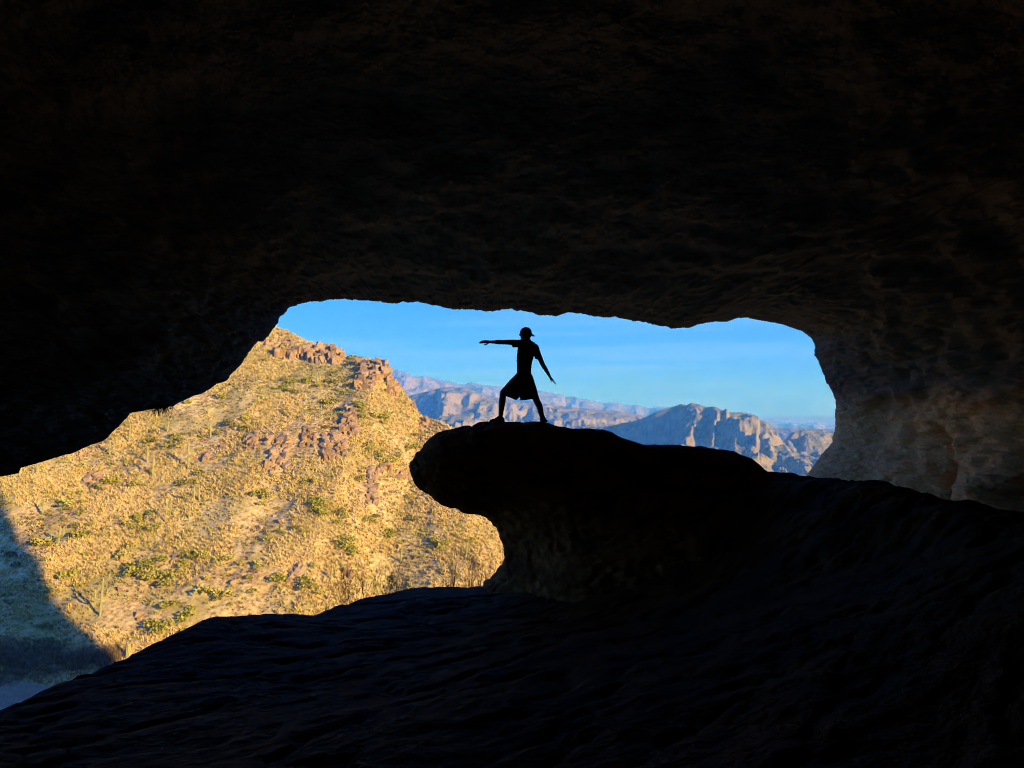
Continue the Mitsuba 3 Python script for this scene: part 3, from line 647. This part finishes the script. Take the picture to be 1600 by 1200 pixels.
# head in profile, looking along the raised arm (to the left of the picture)
hc = W(608, 250)
P_ += [ball(hc + [0.006, 0, 0.012], .088, 1.08, .86, 1.08, 32),
       hull(ball(hc + [-0.035, 0, -0.045], .042, 1, 1.05, 1), ball(hc + [-0.058, 0, -0.082], .022, 1, 1.15, .8), ball(hc + [0.01, 0, -0.05], .058, 1, .95, .9)),
       hull(ball(hc + [-0.088, 0, 0.008], .009), ball(hc + [-0.104, 0, -0.022], .0095, 1, 1.3, .9), ball(hc + [-0.078, 0, -0.026], .012)),
       hull(ball(hc + [-0.083, 0.03, 0.022], .010), ball(hc + [-0.088, 0, 0.022], .010), ball(hc + [-0.083, -0.03, 0.022], .010)),
       hull(ball(hc + [-0.080, 0.015, -0.05], .007), ball(hc + [-0.085, 0, -0.05], .0075), ball(hc + [-0.080, -0.015, -0.05], .007)),
       hull(ball(hc + [-0.076, 0.013, -0.063], .007), ball(hc + [-0.081, 0, -0.063], .0075), ball(hc + [-0.076, -0.013, -0.063], .007))]
for s in (-1, 1):
    P_.append(hull(ball(hc + [0.012, s * 0.078, 0.012], .013, .8, .5, 1.3), ball(hc + [0.006, s * 0.076, -0.02], .009, .8, .5, 1.2)))
P_ += hand(wrL, W(172, 322) - wrL, np.array([0, 0.55, -0.85]), 1, 0.178, 0.10)
P_ += hand(wrR, W(893, 722) - wrR, np.array([-0.9, 0.12, -0.5]), -1, 0.165, 0.03)
person = thing('person', label='person in cap, t-shirt and long shorts lunging with both arms stretched out', category='person')
scene[person + '__body'] = mikit.ply(skin_of(P_, 0.0085, 6), 'skin', smooth=True)
for s in (-1, 1):
    scene[person + '__eye' + ('' if s < 0 else '_001')] = mikit.ply(trimesh.Trimesh(*(lambda m: (m.vert_properties[:, :3], m.tri_verts))(ball(hc + [-0.076, s * 0.030, 0.004], .011).to_mesh())), {'type': 'plastic', 'diffuse_reflectance': rgb(.25, .22, .2)}, smooth=True)
hair = m3.Manifold.batch_boolean([ball(hc + [0.016, 0, 0.0], .091, 1.0, .92, 1.0, 32), ball(hc + [-0.105, 0, -0.06], .10, 1, 2, 1.0), ball(hc + [0.0, 0, -0.13], .085, 2, 2, 1)], m3.OpType.Subtract)
scene[person + '__hair'] = mikit.ply(hair, 'hair_dark', smooth=40)
dome = ball(hc + [0.004, 0, 0.022], .098, 1.02, .90, .95, 40) - m3.Manifold.cube([1, 1, 1], True).translate([float(v) for v in hc + [0, 0, -0.485]])
band = hull(ball(hc + [0.004, 0, 0.017], .097, 1.02, .90, .12, 40), ball(hc + [0.004, 0, 0.034], .0975, 1.02, .90, .12, 40))
brim = hull(ball(hc + [0.083, 0.058, -0.004], .012), ball(hc + [0.083, -0.058, -0.004], .012), ball(hc + [0.130, 0.032, -0.028], .0115), ball(hc + [0.130, -0.032, -0.028], .0115), ball(hc + [0.138, 0, -0.032], .0115))
cap = (dome + band)
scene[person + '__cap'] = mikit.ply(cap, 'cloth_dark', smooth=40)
scene[person + '__cap__brim'] = mikit.ply(skin_of([brim], 0.01, 4), 'cloth_dark', smooth=True)
scene[person + '__cap__button'] = mikit.ply(ball(hc + [0.004, 0, 0.114], .008, 1, 1, .6), 'cloth_dark', smooth=True)
SH = [hull(ball(W(592, 632), .075, 1.52, 1.35, .5), ball(W(596, 520), .082, 1.56, 1.28, .9)),
      hull(ball(W(596, 520), .082, 1.56, 1.28, .9), ball(W(612, 415), .108, 1.40, 1.15, 1)),
      hull(ball(W(612, 415), .108, 1.40, 1.15, 1), ball(shL, .058), ball(shR, .062)),
      hull(ball(shL, .058), ball(W(518, 344), .062)), hull(ball(W(518, 344), .062), ball(W(487, 344), .056, .3, 1, 1)),
      hull(ball(shR, .066), ball(W(718, 440, .03), .062)), hull(ball(W(718, 440, .03), .062), ball(W(728, 476, .03), .058, 1, 1, .3)),
      hull(ball(W(566, 332), .055), ball(W(672, 356), .058), ball(W(612, 322), .062, 1, 1, .5))]
shirt = skin_of(SH, 0.016, 4)
v = shirt.vertices; v += shirt.vertex_normals * (0.007 * N(v, (14, 14, 7), 3, 91))[:, None]
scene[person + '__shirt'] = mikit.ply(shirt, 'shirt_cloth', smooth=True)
SO = [hull(ball(W(592, 628), .075, 1.55, 1.4, .5), ball(W(560, 675), .10, 1.1, 1.2, .9), ball(W(625, 680), .10, .85, 1.2, .9)),
      hull(ball(W(560, 672), .105, 1.1, 1.15, 1), ball(W(455, 765, -.08), .088, .9, 1.15, 1), ball(W(525, 835, -.02), .045, 1, 1.9, 1)),
      hull(ball(W(455, 765, -.08), .088, .9, 1.15, 1), ball(W(415, 792, -.10), .075, .55, 1.1, .9), ball(W(440, 826, -.06), .03, .7, 2, .7), ball(W(518, 862, 0), .022, .8, 3, .7)),
      hull(ball(W(625, 676), .100, .85, 1.2, 1), ball(W(646, 780, -.01), .078, .9, 1.25, 1), ball(W(570, 840, -.0), .035, 1, 2, 1)),
      hull(ball(W(646, 780, -.01), .078, .9, 1.25, 1), ball(W(664, 850, -.02), .060, .8, 1.4, .35), ball(W(566, 866, 0), .026, .8, 2.6, .5))]
shorts = skin_of(SO, 0.016, 3)
v = shorts.vertices; v += shorts.vertex_normals * (0.008 * N(v, (12, 12, 5), 3, 92))[:, None]
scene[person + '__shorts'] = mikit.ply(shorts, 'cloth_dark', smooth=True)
def ground_z(x, y):
    w = wave_mesh.vertices; k = (np.hypot(w[:, 0] - x, w[:, 1] - y) < 0.09)
    return w[k, 2].max()
def shoe(ank, toe, key):
    g = max(ground_z(ank[0], ank[1]), -0.5)
    d = np.array([toe[0], toe[1], 0.0]); L = np.linalg.norm(d); d /= L
    base = np.array([ank[0], ank[1], g - 0.008])
    up = np.array([0, 0, 1.0])
    parts = [hull(ball(base - d * 0.035 + up * 0.045, .040), ball(base + d * L * 0.45 + up * 0.036, .040, 1, 1, .85), ball(base + d * L * .8 + up * 0.028, .034, 1, 1, .75)),
             hull(ball(base - d * 0.03 + up * 0.05, .038), ball(np.array([ank[0], ank[1], max(ank[2], g + .08)]), .037), ball(base + d * L * 0.35 + up * 0.05, .034))]
    scene[key] = mikit.ply(skin_of(parts, 0.012, 4), 'shoe_dark', smooth=True)
    sole = hull(*[ball(base + d * a + up * 0.012, r_, 1, 1, .3) for a, r_ in ((-0.04, .042), (L * .4, .041), (L * .85, .037))])
    scene[key + '__sole'] = mikit.ply(sole, 'shoe_dark', smooth=30)
shoe(ankL, (-0.185, -0.06), person + '__shoe')
shoe(ankR, (0.05, -0.19), person + '__shoe_001')

# ------------------------------------------------------------------ the far country: ranges as height fields
def ridge_z(pts, x, y):
    """pts: (px, py, Y) along a skyline -> (height of the skyline, its distance) at each x / y."""
    p = np.array(pts, float); a = (p[:, 0] - CX) / F; q = x / y
    return np.interp(q, a, (HY - p[:, 1]) / F * p[:, 2]), np.interp(q, a, p[:, 2])
def ridged(P, s, oct, seed):
    out, amp, tot = 0, 1.0, 0
    for o in range(oct):
        out = out + amp * (1 - np.abs(vnoise(np.asarray(P) * np.asarray(s) * 2 ** o, seed + o) * 2 - 1)); tot += amp; amp *= 0.52
    return out / tot
def polar(px0, px1, Y0, Y1, nc, nr, fn, pw=1.0):
    a = (np.linspace(px0, px1, nc) - CX) / F
    y = Y0 * (Y1 / Y0) ** (np.linspace(0, 1, nr) ** pw)
    A, Yg = np.meshgrid(a, y); X = A * Yg
    Z = fn(X, Yg)
    return np.stack([X, Yg, Z], -1).reshape(-1, 3), grid_faces(nr, nc)
def cut(x, y, z, a, b, width, depth):
    """a cliff along the line a -> b (px, py, Y): the ground left (west) of it lies lower, over the given width."""
    A, B = at(*a), at(*b); d = (B - A)[:2]; t = ((x - A[0]) * d[0] + (y - A[1]) * d[1]) / (d @ d)
    P = np.stack([x, y, 0 * x], -1)
    off = A[0] + t * d[0] - x + 0.22 * width * N(P, 2.2 / width, 4, 101)
    end = sstep(-0.18, 0.08, t + 0.1 * N(P, 1.5 / width, 3, 102)) * sstep(1.18, 0.9, t + 0.1 * N(P, 1.5 / width, 3, 103))
    return z - depth * sstep(0, depth * 0.7, off) * sstep(width * 1.25, width * 0.9, off) * end
MOUNT = [(860,672,3000),(930,668,2950),(960,664,2900),(1000,655,2800),(1024,644,2760),(1045,638,2740),(1062,631,2720),(1072,629,2700),(1079,628,2700),(1090,630,2690),(1100,635,2680),(1103,636,2670),(1113,635,2640),(1122,637,2630),(1129,642,2600),(1135,639,2580),(1140,644,2580),(1160,644.5,2560),(1175,646,2550),(1184,650,2540),(1187,656,2540),(1198,659,2540),(1210,672,2500),(1222,675,2480),(1232,672,2500),(1250,672,2550),(1258,670,2560),(1300,676,2600),(1360,680,2600)]
def mount_z(x, y):
    zc, yc = ridge_z(MOUNT, x, y)
    P = np.stack([x, y, 0 * x], -1); t = yc - y
    # concave flank towards the camera, flat benches at its foot
    z = zc - np.where(t > 0, 0.30 * np.minimum(t, 330) + 0.10 * np.maximum(t - 330, 0), -0.5 * t)
    n = ridged(P, (1 / 190, 1 / 430, 1), 5, 111)
    grow = sstep(10, 220, np.abs(t)) * (1 - 0.6 * sstep(600, 480, x))
    z = z + grow * (120 * (n - 0.62)) + (26 * (ridged(P, (1 / 55, 1 / 80, 1), 3, 115) - 0.62) + 7 * N(P, 1 / 22, 3, 112)) * sstep(0, 60, np.abs(t) + 15)
    z = z - 0.24 * np.clip(615 - x, 0, 230) * sstep(15, 130, t)
    z = np.where(t > 0, np.minimum(z, zc - 0.05 * t + 3 * N(P, 1 / 50, 3, 116)), z)
    # cliff bands
    c = np.mod(z + 14 * N(P, 1 / 150, 3, 113), 58) / 58
    z = z + grow * 10 * (sstep(0.55, 0.72, c) - c)
    for c in ((1084,634,2660),(1081,676,2330),250,85), ((1120,652,2500),(1108,694,2250),60,34), ((1190,688,2320),(1184,714,2000),150,45), ((1262,672,2500),(1257,692,2330),70,34), ((1206,684,2340),(1203,700,2200),34,22), ((1226,704,2120),(1220,718,1960),45,22), ((1222,717,1960),(1210,733,1800),60,26), ((1272,716,1960),(1262,735,1800),60,28), ((1146,660,2480),(1138,680,2350),40,26):
        z = cut(x, y, z, *c)
    return np.maximum(z, -215 + 20 * N(P, 1 / 300, 4, 114))
struct('mountain', polar(850, 1345, 1620, 3300, 620, 330, mount_z), 'far_ground', 35, 'peaked mountain with a cliffy right shoulder and blue shadows')
MESA = [(560,628,4600),(640,618,4550),(665,612,4500),(690,606,4450),(705,604,4450),(725,606,4450),(745,612,4430),(760,618,4420),(790,624,4420),(820,629,4400),(850,631,4400),(880,635,4400),(910,638,4400),(940,640,4400),(970,643,4420),(1000,648,4450),(1020,655,4500),(1080,664,4600),(1200,668,4800),(1345,672,4900)]
def mesa_z(x, y):
    zc, yc = ridge_z(MESA, x, y); P = np.stack([x, y, 0 * x], -1); t = yc - y
    z = zc - np.where(t > 0, 0.17 * np.minimum(t, 900) + 0.06 * np.maximum(t - 900, 0), -0.3 * t)
    grow = sstep(20, 400, np.abs(t))
    z = z + grow * 95 * (ridged(P, (1 / 260, 1 / 560, 1), 5, 121) - 0.62) + (34 * (ridged(P, (1 / 90, 1 / 140, 1), 3, 125) - 0.62) + 10 * N(P, 1 / 36, 3, 122)) * sstep(0, 100, np.abs(t) + 20)
    c = np.mod(z + 20 * N(P, 1 / 260, 3, 123), 70) / 70
    z = z + grow * 14 * (sstep(0.5, 0.7, c) - c)
    z = np.where(t > 0, np.minimum(z, zc - 0.03 * t + 5 * N(P, 1 / 80, 3, 126)), z)
    for c in ((694,613,4250),(698,654,3250),175,75), ((751,630,4000),(747,660,3200),140,55), ((833,632,4100),(838,652,3400),90,45), ((812,636,4000),(808,652,3400),70,40), ((796,634,4000),(792,650,3400),60,36), ((912,648,3700),(890,668,3050),110,45), ((868,640,3900),(862,658,3300),60,36):
        z = cut(x, y, z, *c)
    return np.maximum(z, -225 + 25 * N(P, 1 / 300, 4, 124))
struct('canyon_hills', polar(575, 1345, 2700, 5600, 640, 250, mesa_z), 'far_ground', 35, 'tan canyon hills broken by cliffs and blue shadows')
RANGE = [(540,586,9800),(600,583,9800),(612,582,9800),(620,580,9700),(635,583,9600),(645,588,9500),(655,588.5,9500),(662,587,9500),(673,590,9600),(690,594,9800),(700,596.5,10000),(715,600,10200),(735,601,10400),(752,601,10500),(783,604,10700),(800,608,10900),(830,609,11000),(845,610,11000),(858,613,11000),(878,616,11000),(884,620,11100),(893,619.5,11100),(905,624,11200),(915,623.5,11200),(930,627,11300),(943,630,11400),(955,628.5,11400),(966,629.5,11400),(975,632,11500),(985,633.5,11500),(994,632,11500),(1003,635,11600),(1015,638,11700),(1034,634.5,11700),(1045,636,11700),(1060,634,11800),(1090,640,12000),(1150,655,12500),(1190,657,12500),(1205,658,12500),(1215,660,12500),(1235,659.5,12500),(1245,662,12600),(1265,660,12600),(1278,659,12600),(1290,663,12700),(1310,664,12700),(1345,664,12700)]
def range_z(x, y):
    zc, yc = ridge_z(RANGE, x, y); P = np.stack([x, y, 0 * x], -1); t = yc - y
    z = zc - np.where(t > 0, 0.13 * t, -0.25 * t)
    z = z + sstep(0, 900, np.abs(t)) * 330 * (ridged(P, (1 / 650, 1 / 1500, 1), 5, 131) - 0.60) + 14 * N(P, 1 / 160, 4, 132) * sstep(0, 300, np.abs(t) + 40)
    return np.maximum(z, -240)
struct('mountain_range', polar(560, 1345, 5200, 13800, 560, 200, range_z), 'far_ground', 35, 'hazy blue mountain range along the horizon')
# the land below and around everything else, to the horizon
def plain(x, y):
    r = np.hypot(x, y); P = np.stack([x, y, 0 * x], -1)
    return -70 - 175 * sstep(250, 1500, r) + sstep(600, 3000, r) * 30 * N(P, 1 / 900, 4, 141) - sstep(6000, 16000, r) * 10
ga = np.linspace(0, 2 * np.pi, 241)[:-1]; gr = np.r_[0.01, np.geomspace(150, 16000, 90)]
GA, GR = np.meshgrid(ga, gr); GX, GY = GR * np.sin(GA), GR * np.cos(GA)
struct('terrain', (np.stack([GX, GY, plain(GX, GY)], -1).reshape(-1, 3), grid_faces(91, 240, True)), 'far_ground', True, 'desert lowland below the mountains')

# ------------------------------------------------------------------ the air
scene['haze'] = {'type': 'cube', 'to_world': T().translate([0, 0, 180]).scale([16500, 16500, 480]), 'bsdf': {'type': 'null'}, 'interior': {'type': 'ref', 'id': 'air'}}
labels['haze'] = {'kind': 'stuff'}
